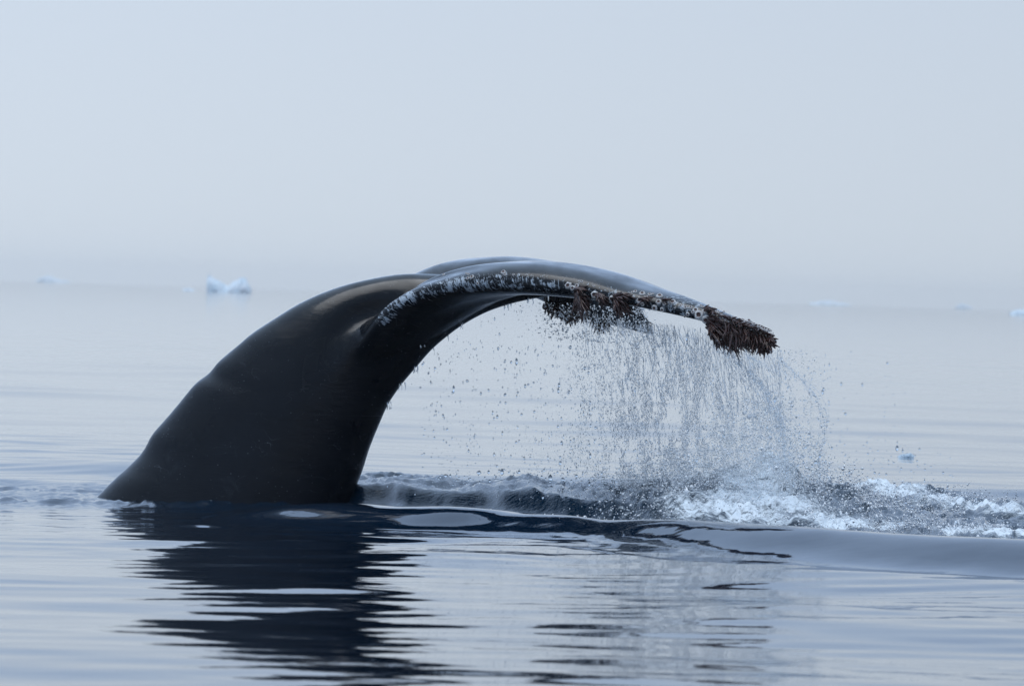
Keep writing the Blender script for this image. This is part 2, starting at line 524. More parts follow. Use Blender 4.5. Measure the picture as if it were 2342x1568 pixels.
# peduncle: back edge (with the knuckles of the spine) and belly edge
Ledge = [(-420, 1720), (-150, 1480), (60, 1280), (150, 1205), (208, 1150), (257, 1099), (293, 1067), (327, 1031), (347, 994), (380, 956), (412, 918),
         (447, 876), (478, 853), (501, 825), (544, 789), (577, 761), (626, 729), (691, 690), (773, 656), (856, 635), (921, 626), (987, 626), (1060, 630), (1120, 632), (1180, 634), (1240, 640), (1300, 648)]
Redge = [(700, 1760), (740, 1480), (775, 1280), (795, 1180), (812, 1120), (828, 1078), (846, 1022), (868, 968), (888, 924), (918, 880), (950, 842),
         (985, 802), (1020, 771), (1060, 742), (1110, 715), (1160, 697), (1210, 685), (1260, 677), (1300, 668)]
NS = 150
def edge3(E, Yf):
    P = np.array([list(at(a, b, YB)) for a, b in E])
    return arc_resample(P, NS)
LA, RA = edge3(Ledge, YB), edge3(Redge, YB)
# thickness (half, m) along the body
uu = np.linspace(0, 1, NS)
halfw = np.interp(uu, [0, .2, .38, .55, .68, .8, .9, 1], [.62, .50, .40, .31, .235, .17, .10, .03])
def pedprof(t):
    w = np.interp(t, uu, halfw)
    ring = []
    n = 56
    for j in range(n):
        a = 2 * math.pi * j / n
        c_, s_ = math.cos(a), math.sin(a)
        v = .5 - .5 * math.copysign(abs(c_) ** .93, c_)
        wid = abs(s_) ** (1.25 if v < .5 else .95)
        peak = 1 + .16 * math.sin((v - .12) * math.pi)        # fuller towards the belly side
        ring.append((v, math.copysign(w * wid * peak * .95, s_)))
    return ring
NB = np.tile(np.array([-.10, -.995, 0]), (NS, 1))
parts_geo = [loft(LA, RA, NB, pedprof, NS)]

# flukes: (leading edge), (trailing edge) as picture place + depth, thickness
def kn(Yo): return YB - (18.0 - Yo) * .86
def kf(Yo): return YB + (Yo - 18.0) * .80
near = [((765, 900, kn(17.85)), (1100, 700, kn(17.98)), .10),
        ((812, 800, kn(17.72)), (1200, 655, kn(17.95)), .20),
        ((880, 715, kn(17.58)), (1290, 636, kn(17.86)), .215),
        ((985, 665, kn(17.40)), (1365, 632, kn(17.74)), .195),
        ((1120, 648, kn(17.15)), (1435, 643, kn(17.58)), .18),
        ((1265, 657, kn(16.92)), (1500, 661, kn(17.38)), .158),
        ((1395, 680, kn(16.70)), (1560, 679, kn(17.12)), .110),
        ((1520, 706, kn(16.50)), (1605, 697, kn(16.80)), .088),
        ((1625, 733, kn(16.38)), (1662, 722, kn(16.58)), .070),
        ((1715, 764, kn(16.28)), (1738, 757, kn(16.40)), .052),
        ((1772, 786, kn(16.22)), (1780, 783, kn(16.27)), .030)]
farf = [((790, 880, kf(18.15)), (1120, 700, kf(18.02)), .10),
        ((840, 760, kf(18.25)), (1190, 650, kf(18.06)), .18),
        ((900, 672, kf(18.42)), (1245, 622, kf(18.15)), .165),
        ((975, 634, kf(18.65)), (1300, 613, kf(18.30)), .145),
        ((1060, 624, kf(18.95)), (1350, 620, kf(18.52)), .125),
        ((1150, 650, kf(19.20)), (1395, 646, kf(18.78)), .112),
        ((1215, 672, kf(19.40)), (1430, 668, kf(19.00)), .105),
        ((1280, 702, kf(19.60)), (1462, 698, kf(19.25)), .085),
        ((1355, 728, kf(19.75)), (1484, 726, kf(19.45)), .068),
        ((1430, 746, kf(19.85)), (1492, 748, kf(19.65)), .05),
        ((1486, 762, kf(19.90)), (1498, 763, kf(19.82)), .03)]
def fluke(secs, flip, camber):
    n = 120
    Lc = arc_resample(np.array([list(at(*s[0])) for s in secs]), n)
    # keep leading and trailing curves in step through the shared control index
    LcI = catmull(np.array([list(at(*s[0])) for s in secs]), n)
    TcI = catmull(np.array([list(at(*s[1])) for s in secs]), n)
    th = catmull(np.array([[s[2]] for s in secs]), n)[:, 0]
    dL = np.gradient(LcI, axis=0)
    ch = TcI - LcI
    N = np.cross(dL, ch) * flip
    N /= np.linalg.norm(N, axis=1)[:, None]
    # ease N upward for evenness
    for _ in range(6):
        N[1:-1] = (N[:-2] + N[1:-1] + N[2:]) / 3
    N /= np.linalg.norm(N, axis=1)[:, None]
    def prof(t):
        w = np.interp(t, np.linspace(0, 1, n), th)
        ring = []
        m_ = 26
        for j in range(2 * m_):
            top = j < m_
            q = (j / m_) if top else (2 - j / m_)
            v = q ** 1.7 if q < 1 else 1.0
            o = .5 * w * (2.6 * math.sqrt(max(v, 0)) * (1 - v) ** .9 + .04)  # blunt nose, thin tail
            o = min(o, .5 * w * 1.02)
            cam_ = camber * w * math.sin(math.pi * min(v, 1) ** .8)
            ring.append((v, (o if top else -o * .9) + cam_))
        return ring
    g = loft(LcI, TcI, N, prof, n)
    return g, LcI, N
gN, LN, NN = fluke(near, 1, .12)
if NN[60][2] < 0: gN, LN, NN = fluke(near, -1, .12)
gF, LF, NF = fluke(farf, 1, .12)
if NF[60][2] < 0: gF, LF, NF = fluke(farf, -1, .12)
parts_geo += [gN, gF]
bm = bmesh.new()
for v_, f_ in parts_geo:
    vs = [bm.verts.new(p) for p in v_]
    for f in f_:
        try: bm.faces.new([vs[i] for i in f])
        except ValueError: pass
bmesh.ops.recalc_face_normals(bm, faces=bm.faces)
me = bpy.data.meshes.new('whale_raw'); bm.to_mesh(me); bm.free()
tmp = bpy.data.objects.new('whale_raw', me); COL.objects.link(tmp)
md = tmp.modifiers.new('r', 'REMESH'); md.mode = 'VOXEL'; md.voxel_size = .0125
md = tmp.modifiers.new('s', 'SMOOTH'); md.factor = .5; md.iterations = 7
dg = bpy.context.evaluated_depsgraph_get()
me2 = bpy.data.meshes.new_from_object(tmp.evaluated_get(dg))
bpy.data.objects.remove(tmp); bpy.data.meshes.remove(me)
nv = len(me2.vertices)
co = np.empty(nv * 3, np.float32); me2.vertices.foreach_get('co', co); co = co.reshape(-1, 3).astype(float)
me2.polygons.foreach_set('use_smooth', np.ones(len(me2.polygons), bool))
bvh = BVHTree.FromPolygons([tuple(p) for p in co], [tuple(p.vertices) for p in me2.polygons])
# distances to the leading edges
kd = KDTree(len(LN) + len(LF))
for i, p in enumerate(LN): kd.insert(p, i)
for i, p in enumerate(LF): kd.insert(p, i + 1000)
kd.balance()
arcN = np.r_[0, np.cumsum(np.linalg.norm(np.diff(LN, axis=0), axis=1))]
arcF = np.r_[0, np.cumsum(np.linalg.norm(np.diff(LF, axis=0), axis=1))]
al, ac = np.zeros(nv, np.float32), np.full(nv, 1, np.float32)
for i in range(nv):
    if co[i][2] < .5: continue
    p, k, d = kd.find(co[i])
    if k >= 1000: kk = k - 1000; L_, N_, ar = LF, NF, arcF
    else: kk = k; L_, N_, ar = LN, NN, arcN
    off = co[i] - L_[kk]
    t_ = L_[min(kk + 1, 119)] - L_[max(kk - 1, 0)]; t_ = t_ / (np.linalg.norm(t_) + 1e-9)
    al[i] = ar[kk] + off @ t_
    s_ = off @ np.array([0, 0, 1.0])
    ac[i] = math.copysign(d, s_) if k < 1000 else math.copysign(d + .02, s_)
for nm, A in (('edge_along', al), ('edge_across', ac)):
    a = me2.attributes.new(nm, 'FLOAT', 'POINT'); a.data.foreach_set('value', A)
me2.name = 'whale_body'
me2.materials.clear()
# the hollow between the back and the root of the near fluke, and fine wrinkles under it
wn = sstep(.10, .45, al) * sstep(1.35, .85, al) * (co[:, 1] < YB + DS)
dsp = .055 * np.exp(-((ac - .13) / .07) ** 2) - .018 * np.exp(-((ac - .02) / .05) ** 2)
co[:, 1] += wn * dsp
co[:, 2] -= wn * .02 * np.exp(-((ac - .125) / .055) ** 2)
ed = np.empty(len(me2.edges) * 2, np.int32); me2.edges.foreach_get('vertices', ed); ed = ed.reshape(-1, 2)
deg = np.bincount(ed.ravel(), minlength=nv)[:, None]
wsm = (np.clip(sstep(-.05, .1, al) * sstep(.9, .5, al) * sstep(.4, .25, np.abs(ac)), 0, 1) * (co[:, 2] > .5))[:, None]
for _ in range(14):
    acc = np.stack([np.bincount(ed[:, 0], co[ed[:, 1], k], nv) + np.bincount(ed[:, 1], co[ed[:, 0], k], nv) for k in range(3)], 1)
    co += wsm * .6 * (acc / deg - co)
me2.vertices.foreach_set('co', co.astype(np.float32).ravel()); me2.update()
# store in the whale's own frame
me2.transform(Matrix.Translation(-Vector(whale.location)))
body = put('body', me2, M_skin)
body.parent = whale

def hit(dx, dy, far_side=False):
    d = ray(dx, dy).normalized()
    o = Vector((0, 0, CAM_H))
    r = bvh.ray_cast(o, d)
    return (r[0], r[1]) if r[0] is not None else (None, None)

# ---- acorn barnacles
def barnacle_mesh(seed):
    rr = random.Random(seed)
    prof = [(1.0, -.15, 0), (.98, .12, 0), (.82, .42, 0), (.60, .62, 0), (.46, .60, 0), (.34, .42, 1), (.2, .36, 1)]
    n = 12
    V, Fc, mi = [], [], []
    wob = [1 + .09 * math.cos(6 * 2 * math.pi * j / n + seed) + rr.uniform(-.07, .07) for j in range(n)]
    for r0, z0, _ in prof:
        for j in range(n):
            a = 2 * math.pi * j / n
            V.append((r0 * wob[j] * math.cos(a), r0 * wob[j] * math.sin(a), z0 * (1 + rr.uniform(-.06, .06))))
    for i in range(len(prof) - 1):
        for j in range(n):
            Fc.append((i * n + j, i * n + (j + 1) % n, (i + 1) * n + (j + 1) % n, (i + 1) * n + j)); mi.append(prof[i + 1][2])
    Fc.append(tuple((len(prof) - 1) * n + j for j in range(n))); mi.append(1)
    me = bpy.data.meshes.new('barnacle'); me.from_pydata(V, [], Fc)
    me.materials.append(M_shell); me.materials.append(M_flesh)
    me.polygons.foreach_set('material_index', mi)
    me.polygons.foreach_set('use_smooth', [True] * len(Fc)); me.update()
    return me
bmesh_kinds = [barnacle_mesh(s) for s in range(4)]
def barnacle(dx, dy, r_disp, k, squash=1.0, lift=0):
    p, n_ = hit(dx, dy)
    if p is None: return
    r = r_disp / 2342 * 1024 / F * p.y
    o = bpy.data.objects.new('barnacle', bmesh_kinds[k % 4])
    nn = (n_ * .8 + Vector((0, -.35, .1))).normalized()
    q = nn.to_track_quat('Z', 'Y') @ Matrix.Rotation(random.random() * 6, 4, 'Z').to_quaternion()
    o.rotation_mode = 'QUATERNION'; o.rotation_quaternion = q
    if lift: p = p + nn * lift
    o.location = p - Vector(whale.location) - nn * r * .05
    o.scale = (r, r, r * squash)
    COL.objects.link(o); o.parent = whale
B2 = [(315, 278, 28), (355, 300, 22), (390, 280, 18), (965, 350, 25), (945, 408, 28), (970, 440, 16), (1075, 472, 24), (1142, 487, 18),
      (1110, 422, 24), (1118, 372, 28), (1232, 425, 26), (1365, 528, 16), (1435, 495, 24), (1465, 537, 38), (1527, 577, 34), (1520, 505, 26),
      (1700, 580, 15), (1735, 592, 20), (1778, 605, 22), (1895, 625, 20), (1030, 355, 16), (1000, 375, 14), (905, 330, 16), (880, 335, 13),
      (1185, 410, 15), (1160, 440, 14), (1300, 455, 13), (1345, 470, 15), (1390, 470, 16), (1410, 510, 14), (1340, 545, 12), (1230, 550, 14),
      (1255, 470, 10), (1650, 560, 14), (1820, 612, 15), (1850, 622, 14), (1940, 650, 14), (1985, 668, 16), (2020, 690, 18), (2060, 705, 17), (2090, 712, 14),
      (430, 240, 13), (410, 235, 10), (935, 480, 14), (540, 280, 10), (1060, 350, 10), (1480, 455, 12), (1500, 465, 12), (1385, 590, 12), (1405, 572, 9),
      (2030, 715, 12), (1925, 640, 10), (1760, 585, 10), (860, 345, 9), (1640, 545, 10)]
for i, (x_, y_, r_d) in enumerate(B2):
    barnacle(*z2(x_, y_), r_d / 3.603 * .9368 * 1.2, i, 1.0, .03 if x_ > 1640 else 0)
for i, (x_, y_, r_d) in enumerate([(1105, 352, 12), (1340, 348, 13), (1375, 375, 20), (1335, 388, 15), (1675, 330, 22), (1430, 435, 14), (1770, 352, 11), (1320, 340, 10), (1690, 350, 13)]):
    barnacle(*z1(x_, y_), r_d / 3.903 * .9368 * 1.2, i + 2)

# ---- tufts of stalked barnacles
def lobe(verts, faces, p0, d0, length, r0, sag, rr, sides=5, segs=5):
    """a tapering, drooping stalk with a swollen end"""
    base = len(verts)
    p = Vector(p0); d = Vector(d0).normalized()
    st_ = length / segs
    for i in range(segs + 1):
        t = i / segs
        r = r0 * (.45 + .75 * math.sin(math.pi * min(1, .12 + t * .80)) ** 1.0) * (1 - .25 * t * t)
        if i == segs: r *= .6
        a_ = d.orthogonal().normalized(); b_ = d.cross(a_)
        for j in range(sides):
            an = 2 * math.pi * j / sides
            verts.append(p + a_ * (r * math.cos(an)) + b_ * (r * math.sin(an)))
        d = (d + Vector((rr.uniform(-.26, .26), rr.uniform(-.26, .26), -sag + rr.uniform(-.12, .12)))).normalized()
        p = p + d * st_
    for i in range(segs):
        for j in range(sides):
            j2 = (j + 1) % sides
            faces.append((base + i * sides + j, base + i * sides + j2, base + (i + 1) * sides + j2, base + (i + 1) * sides + j))
    faces.append(tuple(base + segs * sides + j for j in range(sides)))
def tuft(roots, depth, targets, n, r0, spread=12, sag=.06, seed=0, label=None, knob=None):
    """roots, targets in z2 coordinates: stalks run from a root towards a random target, with real depth scatter"""
    rr = random.Random(seed)
    verts, faces = [], []
    n = int(n * 1.8); r0 *= .74; sag += .05
    for i in range(n):
        ra = rr.random() * (len(roots) - 1) if len(roots) > 1 else 0
        k = min(int(ra), max(len(roots) - 2, 0)); f = ra - k
        a = roots[k]; b = roots[min(k + 1, len(roots) - 1)]
        rx, ry = a[0] * (1 - f) + b[0] * f, a[1] * (1 - f) + b[1] * f
        ta = (f + k) / max(len(roots) - 1, 1) if len(roots) > 1 and rr.random() < .0 else rr.random()
        if len(roots) > 1:
            ta = min(1, max(0, (k + f) / (len(roots) - 1) + rr.gauss(0, .12)))
        tk = ta * (len(targets) - 1); k2 = min(int(tk), len(targets) - 2) if len(targets) > 1 else 0
        f2 = tk - k2
        c1 = targets[k2]; c2 = targets[min(k2 + 1, len(targets) - 1)]
        tx, ty = c1[0] * (1 - f2) + c2[0] * f2, c1[1] * (1 - f2) + c2[1] * f2
        tx += rr.gauss(0, spread); ty += rr.gauss(0, spread)
        L = rr.uniform(.25, 1.0) ** .8
        tx, ty = rx + (tx - rx) * L, ry + (ty - ry) * L
        P0 = atr(*z2(rx + rr.gauss(0, spread * .5), ry + rr.gauss(0, spread * .4)), depth + rr.uniform(-.02, .03))
        P1 = atr(*z2(tx, ty), depth + rr.gauss(0, .045) - .01)
        d = P1 - P0
        ln = d.length
        d0 = d.normalized() + Vector((0, 0, sag * 2.0))
        lobe(verts, faces, P0, d0, ln, 1.15 * r0 * rr.uniform(.6, 1.25), sag, rr)
    me = bpy.data.meshes.new('barnacle_tuft')
    w0 = Vector(whale.location)
    me.from_pydata([tuple(v - w0) for v in verts], [], faces)
    me.polygons.foreach_set('use_smooth', [True] * len(faces)); me.update()
    o = put('barnacle_tuft', me, M_tuft); o.parent = whale
    if label: o['label'] = label
    return o
def dep(x_, y_):
    p, n_ = hit(*z2(x_, y_))
    return p.y if p else None
def dd(x_, y_, fb):
    r = dep(x_, y_); return (r if r else fb) - .01
tuft([(360, 325), (385, 300)], dd(370, 310, 17.2 + DS), [(520, 275), (500, 300), (480, 330)], 26, .0062, 8, .02, 1)
tuft([(370, 335), (400, 345)], dd(370, 320, 17.2 + DS), [(550, 455), (520, 430), (500, 590), (470, 600), (430, 540), (410, 480)], 75, .0072, 12, .05, 2)
tuft([(560, 345), (565, 380)], dd(560, 340, 17.1 + DS), [(700, 400), (715, 440), (660, 440), (650, 490), (600, 430)], 42, .0062, 9, .05, 3)
tuft([(715, 365), (712, 410)], dd(720, 360, 17.0 + DS), [(850, 340), (930, 350), (900, 410), (880, 480), (880, 545), (820, 570), (770, 520)], 110, .0070, 13, .04, 4)
tuft([(930, 390), (960, 400)], dd(945, 400, 16.95 + DS), [(1075, 375), (1080, 410), (1040, 430)], 26, .0056, 9, .03, 5)
tuft([(1135, 395), (1150, 405)], dd(1150, 420, 16.9 + DS), [(1215, 385), (1230, 400)], 10, .005, 6, .03, 6)
tuft([(1500, 470), (1540, 500), (1560, 560)], dd(1520, 520, 16.8 + DS), [(1580, 465), (1640, 510), (1700, 560)], 34, .0060, 12, .03, 7)
tuft([(1550, 560), (1555, 600), (1550, 640)], dd(1545, 600, 16.8 + DS), [(2080, 700), (2000, 770), (1900, 850), (1780, 860), (1660, 790), (1610, 720)], 210, .0085, 24, .03, 8)
tuft([(1700, 600), (1850, 650), (1980, 700), (2060, 730)], 16.76 + DS, [(1740, 800), (1860, 860), (1990, 860), (2080, 880)], 150, .0075, 22, .05, 9)
tuft([(1640, 540), (1800, 610), (1950, 660), (2090, 720)], 16.76 + DS, [(1720, 540), (1860, 600), (2010, 660), (2120, 700)], 60, .0055, 12, .02, 10)
tuft([(2010, 760), (2060, 740)], 16.75 + DS, [(2000, 880), (2060, 900), (2120, 860), (2160, 790), (2140, 740)], 80, .0075, 15, .04, 11)
# far fluke tufts
fY = 19.45
tuft([(110, 435), (230, 470), (340, 510)], kf(19.45) + DS, [(125, 468), (220, 560), (350, 625)], 90, .010, 22, .03, 12)
tuft([(330, 480), (450, 520)], kf(19.65) + DS, [(360, 610), (430, 600), (520, 560)], 50, .009, 20, .03, 13)
tuft([(520, 520), (620, 560)], kf(19.75) + DS, [(560, 640), (600, 700), (660, 700)], 60, .009, 18, .03, 14)
tuft([(900, 560), (960, 580)], kf(19.85) + DS, [(960, 690), (1000, 670), (1030, 640)], 26, .007, 16, .03, 15)

for i in range(62):           # small barnacles seated among the stalks of the tip
    t = random.random()
    x_, y_ = 1590 + 520 * t + random.gauss(0, 10), 520 + 195 * t + random.gauss(16, 10)
    barnacle(*z2(x_, y_), random.uniform(8, 15) / 3.603 * .9368, i, .7, .028)
# pale knobs at two tuft roots
for (x_, y_, r_d, k) in ((548, 358, 36, 1), (700, 392, 30, 2)):
    barnacle(*z2(x_, y_), r_d / 3.603 * .9368, k, 1.3)

# ------------------------------------------------------------------ falling water
ICO = None
def ico(sub):
    b = bmesh.new(); bmesh.ops.create_icosphere(b, subdivisions=sub, radius=1)
    v = np.array([list(x.co) for x in b.verts]); f = np.array([[q.index for q in p.verts] for p in b.faces]); b.free()
    return v, f
OCT_V = np.array([(1, 0, 0), (0, 1, 0), (-1, 0, 0), (0, -1, 0), (0, 0, 1), (0, 0, -1)], float)
OCT_F = np.array([(0, 1, 4), (1, 2, 4), (2, 3, 4), (3, 0, 4), (1, 0, 5), (2, 1, 5), (3, 2, 5), (0, 3, 5)])
IV, IF = ico(1)
def drops(name, P, R, mat, stretch=None, base=(IV, IF), wob=.25, **props):
    P = np.asarray(P, float); R = np.asarray(R, float)
    n = len(P)
    bv, bf = base
    sc3 = 1 + rng.normal(0, wob, (n, 1, 3)).clip(-.5, .9)
    if stretch is not None: sc3[:, :, 2] *= np.asarray(stretch)[:, None]
    a = rng.random(n) * 6.28
    ca, sa = np.cos(a)[:, None], np.sin(a)[:, None]
    L = bv[None] * sc3 * R[:, None, None]
    x_ = L[..., 0] * ca - L[..., 1] * sa; y_ = L[..., 0] * sa + L[..., 1] * ca
    Vv = np.stack([x_, y_, L[..., 2]], -1) + P[:, None, :]
    Ff = bf[None] + (np.arange(n) * len(bv))[:, None, None]
    me = mesh_np(name, Vv.reshape(-1, 3), Ff.reshape(-1, 3))
    return put(name, me, mat, **props)

def at_np(dx, dyy, Yv):
    px, py = dx / 2342 * 1024, dyy / 1568 * 685
    f_, r_3, u_ = np.array(fwd), np.array(right), np.array(up)
    d = f_ + r_3 * ((px - 512) / F)[:, None] + u_ * ((342.5 - py) / F)[:, None]
    d = d * ((Yv + DS) / d[:, 1])[:, None]
    d[:, 2] += CAM_H
    return d

# leading and trailing rims the water leaves from: x, lower y and depth
rim_x = [1000, 1100, 1200, 1300, 1400, 1500, 1600, 1700, 1780]
rim_y = [770, 715, 690, 700, 735, 745, 755, 800, 800]
NP = 21000
u_ = rng.random(NP)
gx = np.interp(u_, [0, .06, .14, .30, .55, .80, .97, 1.0], [960, 1150, 1300, 1400, 1500, 1640, 1800, 1880])
gtop = np.interp(gx, rim_x, rim_y)
fall = rng.random(NP) ** .85
gy = gtop + fall * (1140 - gtop)
gx = gx + fall * rng.normal(0, 26, NP) + rng.normal(0, 12, NP) + fall * 25
clump = .8 * vnoise(gx / 38, gy / 90, 81) + .4 * vnoise(gx / 14, gy / 22, 82) + .55 * vnoise((gx - gy * .12) / 7 + .8 * vnoise(gx / 30, gy / 40, 88), gy / 80, 83)
keep = rng.random(NP) < np.clip(.42 + 1.2 * clump, .04, 1)
gx, gy = gx[keep], gy[keep]
gY = np.where(rng.random(len(gx)) < .55, rng.normal(17.35, .3, len(gx)), rng.normal(18.4, .55, len(gx)))
Pd = at_np(gx, gy, gY)
Rd = .0014 * np.exp(rng.normal(0, .5, len(gx)))
ok = Pd[:, 2] > .02
drops('falling_droplets', Pd[ok], Rd[ok], M_drop, 1 + rng.random(ok.sum()) ** 2 * 2.5, kind='stuff')
# wide scatter of single drops left of the curtain and right of the tip
def scatter(n, x0, x1, y0, y1, Ys, rr_, xs_=1.0):
    a = x0 + (x1 - x0) * rng.random(n) ** xs_; b = y0 + (y1 - y0) * rng.random(n)
    return at_np(a, b, rng.normal(*Ys, n)), rr_ * np.exp(rng.normal(0, .4, n))
Sx = [scatter(420, 1380, 960, 790, 1110, (18.0, .4), .0036, 1.5), scatter(260, 1800, 2180, 1010, 1150, (17.6, .5), .0034, 1.6),
      scatter(200, 1780, 2080, 800, 1080, (17.0, .2), .0026, 2.2), scatter(150, 820, 1420, 1075, 1130, (18.8, .4), .0045, .7),
      scatter(160, 1750, 1900, 820, 1000, (16.9, .1), .0026, 1.0)]
Ps = np.vstack([s[0] for s in Sx]); Rs = np.concatenate([s[1] for s in Sx]); ok = Ps[:, 2] > .03
drops('scattered_droplets', Ps[ok], Rs[ok], M_drop, 1 + rng.random(ok.sum()) * .8, kind='stuff')

# fine white spray where the sheets break up
NP = 95000
gx = np.interp(rng.random(NP), [0, .08, .5, .9, 1], [1300, 1410, 1580, 1760, 1860]) + rng.normal(0, 18, NP)
gy = np.interp(gx, rim_x, rim_y) + (rng.random(NP) ** .8) * 380 - 4
clump = vnoise(gx / 24, gy / 90, 91) + .5 * vnoise(gx / 9, gy / 16, 92) + .6 * vnoise((gx - gy * .12) / 6 + .8 * vnoise(gx / 30, gy / 40, 98), gy / 70, 93)
keep = (rng.random(NP) < np.clip(.4 + 1.2 * clump, .03, 1)) & (gy < 1150)
gx, gy = gx[keep], gy[keep]
Pw = at_np(gx, gy, rng.normal(17.4, .35, len(gx)))
drops('fine_spray', Pw, .00125 * np.exp(rng.normal(0, .4, len(gx))), M_white, 1 + rng.random(len(gx)) ** 2 * 3.5, (OCT_V, OCT_F), kind='stuff')

# beaded columns where the two streams have come apart
cb = [[(1655, 790), (1700, 835), (1745, 885), (1775, 940), (1790, 1000), (1800, 1060), (1808, 1130), (1815, 1190)],
      [(1775, 815), (1830, 865), (1870, 915), (1885, 960), (1878, 1030), (1872, 1090), (1878, 1150)]]
bp = []
for cc, n_, w_ in ((cb[0], 1500, 11), (cb[1], 600, 9)):
    q_ = arc_resample(np.array(cc, float), 400)[(400 * rng.random(n_) ** .8).astype(int)]
    sw = np.sin(q_[:, 1] / 17) * 3
    bp.append(at_np(q_[:, 0] + sw + rng.normal(0, w_, n_) * rng.random(n_), q_[:, 1] + rng.normal(0, 3, n_), rng.normal(16.92, .05, n_)))
bp = np.vstack(bp); hf = rng.random(len(bp)) < .7
drops('column_beads', bp[hf], .0021 * np.exp(rng.normal(0, .5, hf.sum())), M_white, None, (OCT_V, OCT_F), kind='stuff')
drops('column_drops', bp[~hf], .0024 * np.exp(rng.normal(0, .5, (~hf).sum())), M_drop, None, kind='stuff')

# beads dancing in front of the far fluke tip
NP = 1500
a = rng.random(NP)
gx = 1240 + 250 * a + rng.normal(0, 10, NP); gy = 690 + 85 * rng.random(NP) + 15 * a
Pb = at_np(gx, gy, rng.normal(18.6, .3, NP))
drops('clinging_spray', Pb, .0030 * np.exp(rng.normal(0, .4, NP)), M_white, None, (OCT_V, OCT_F), kind='stuff')

# splash where it lands
sp_P, sp_R = [], []
def burst(n, cx, cy, sx_, sy_, hmax, r, pw=2.2):
    x_ = rng.normal(cx, sx_, n); y_ = rng.normal(cy, sy_, n) * YK
    kp = rng.random(n) < np.clip(.45 + 1.3 * vnoise(x_ * 7, y_ * 5, 7) + .8 * vnoise(x_ * 17, y_ * 13, 8), .03, 1)
    x_, y_ = x_[kp], y_[kp]; n = len(x_)
    fall_ = np.exp(-((x_ - cx) / (1.6 * sx_)) ** 2)
    z_ = hmax * fall_ * rng.random(n) ** pw
    hz = np.array([water_h(a_, b_) for a_, b_ in zip(x_, y_)])
    sp_P.append(np.stack([x_, y_, z_ + hz], 1)); sp_R.append(r * np.exp(rng.normal(0, .45, n)))
burst(34000, 1.3, 18.0, .36, .5, .42, .0030, 2.6)
burst(5500, .85, 18.0, .22, .4, .15, .0026)
burst(9000, 1.85, 18.2, .30, .6, .18, .0028)
burst(9000, 2.2, 16.75, .7, .16, .06, .0028)
burst(7000, 2.5, 19.3, .4, .6, .06, .0030)
burst(900, .3, 18.8, .4, .35, .12, .0026)
SPp, SPr = np.vstack(sp_P), np.concatenate(sp_R)
sel = rng.random(len(SPp)) < .9
drops('splash_foam', SPp[sel], SPr[sel], M_white, None, (OCT_V, OCT_F), kind='stuff', wob=.35)
drops('splash_droplets', SPp[~sel], SPr[~sel] * .9, M_drop, None, kind='stuff', wob=.35)

# ropes and threads of falling water
def thread(verts, faces, pts, r0, r1, rr, beads=1.0, sides=6, step_=.012, tail=.3):
    P = arc_resample(np.array([list(p) for p in pts]), max(6, int(sum((Vector(pts[i + 1]) - Vector(pts[i])).length for i in range(len(pts) - 1)) / step_)))
    n = len(P); ph = rr.uniform(0, 6.28); base = len(verts)
    w = 0.0
    for i, p in enumerate(P):
        t = i / (n - 1)
        w += rr.gauss(0, .35)
        r = (r0 * (1 - t) + r1 * t) * (1 + beads * .45 * math.sin(i * .9 + ph + w)) * (1 + rr.uniform(-.25, .25))
        if i == 0 or i == n - 1: r *= .2
        ox, oz = .0025 * math.sin(i * .5 + w), .002 * math.cos(i * .8)
        for j in range(sides):
            an = 2 * math.pi * j / sides
            verts.append((p[0] + ox + r * math.cos(an), p[1] + r * math.sin(an), p[2] + oz))
    for i in range(n - 1):
        for j in range(sides):
            j2 = (j + 1) % sides
            faces.append((base + i * sides + j, base + i * sides + j2, base + (i + 1) * sides + j2, base + (i + 1) * sides + j))
def curve_at(lst, Yv): return [at(a, b, Yv) for a, b in lst]
def stream(name, curves, Yv, label, n, r, spread, seed):
    rr = random.Random(seed); verts, faces = [], []
    for q in range(n):
        c0 = rr.gauss(0, spread)
        k = rr.gauss(0, spread * .5)
        a0 = rr.uniform(0, .45) * len(curves); a1 = rr.uniform(.5, 1) * len(curves)
        lst = catmull(np.array(curves, float), 24)
        i0 = int(24 * rr.uniform(0, .5)); i1 = int(i0 + 24 * rr.uniform(.25, .5)); i1 = min(i1, 24)
        seg = [(x_ + c0 + k * (j / 10), y_ + rr.gauss(0, 1.5)) for j, (x_, y_) in enumerate(lst[i0:i1])]
        if len(seg) < 3: continue
        thread(verts, faces, [at(a, b, Yv + rr.uniform(-.0, .0) + c0 * .003) for a, b in seg], r * rr.uniform(.5, 1.2), r * .5, rr)
    me = bpy.data.meshes.new(name); me.from_pydata(verts, [], faces)
    me.polygons.foreach_set('use_smooth', [True] * len(faces)); me.update()
    # the lower end breaks into beads
    o = put(name, me, M_drop, label=label, category='water stream', group='streams pouring off the fluke tip')
    return o
stream('water_stream', [(1655, 790), (1700, 835), (1745, 885), (1775, 940), (1790, 1000), (1800, 1060), (1808, 1130), (1815, 1180)], 16.95,
       'thick rope of water pouring from the brown tuft at the fluke tip', 14, .0024, 7, 5)
stream('water_stream', [(1775, 815), (1830, 865), (1870, 915), (1885, 960), (1878, 1030), (1872, 1090), (1878, 1150)], 16.9,
       'thin outer arc of water falling farthest right of the fluke tip', 8, .0018, 7, 6)
stream('water_stream', [(1690, 805), (1730, 830), (1775, 850), (1810, 880)], 16.9,
       'short veil of water fanning out just under the fluke tip', 22, .0016, 12, 7)
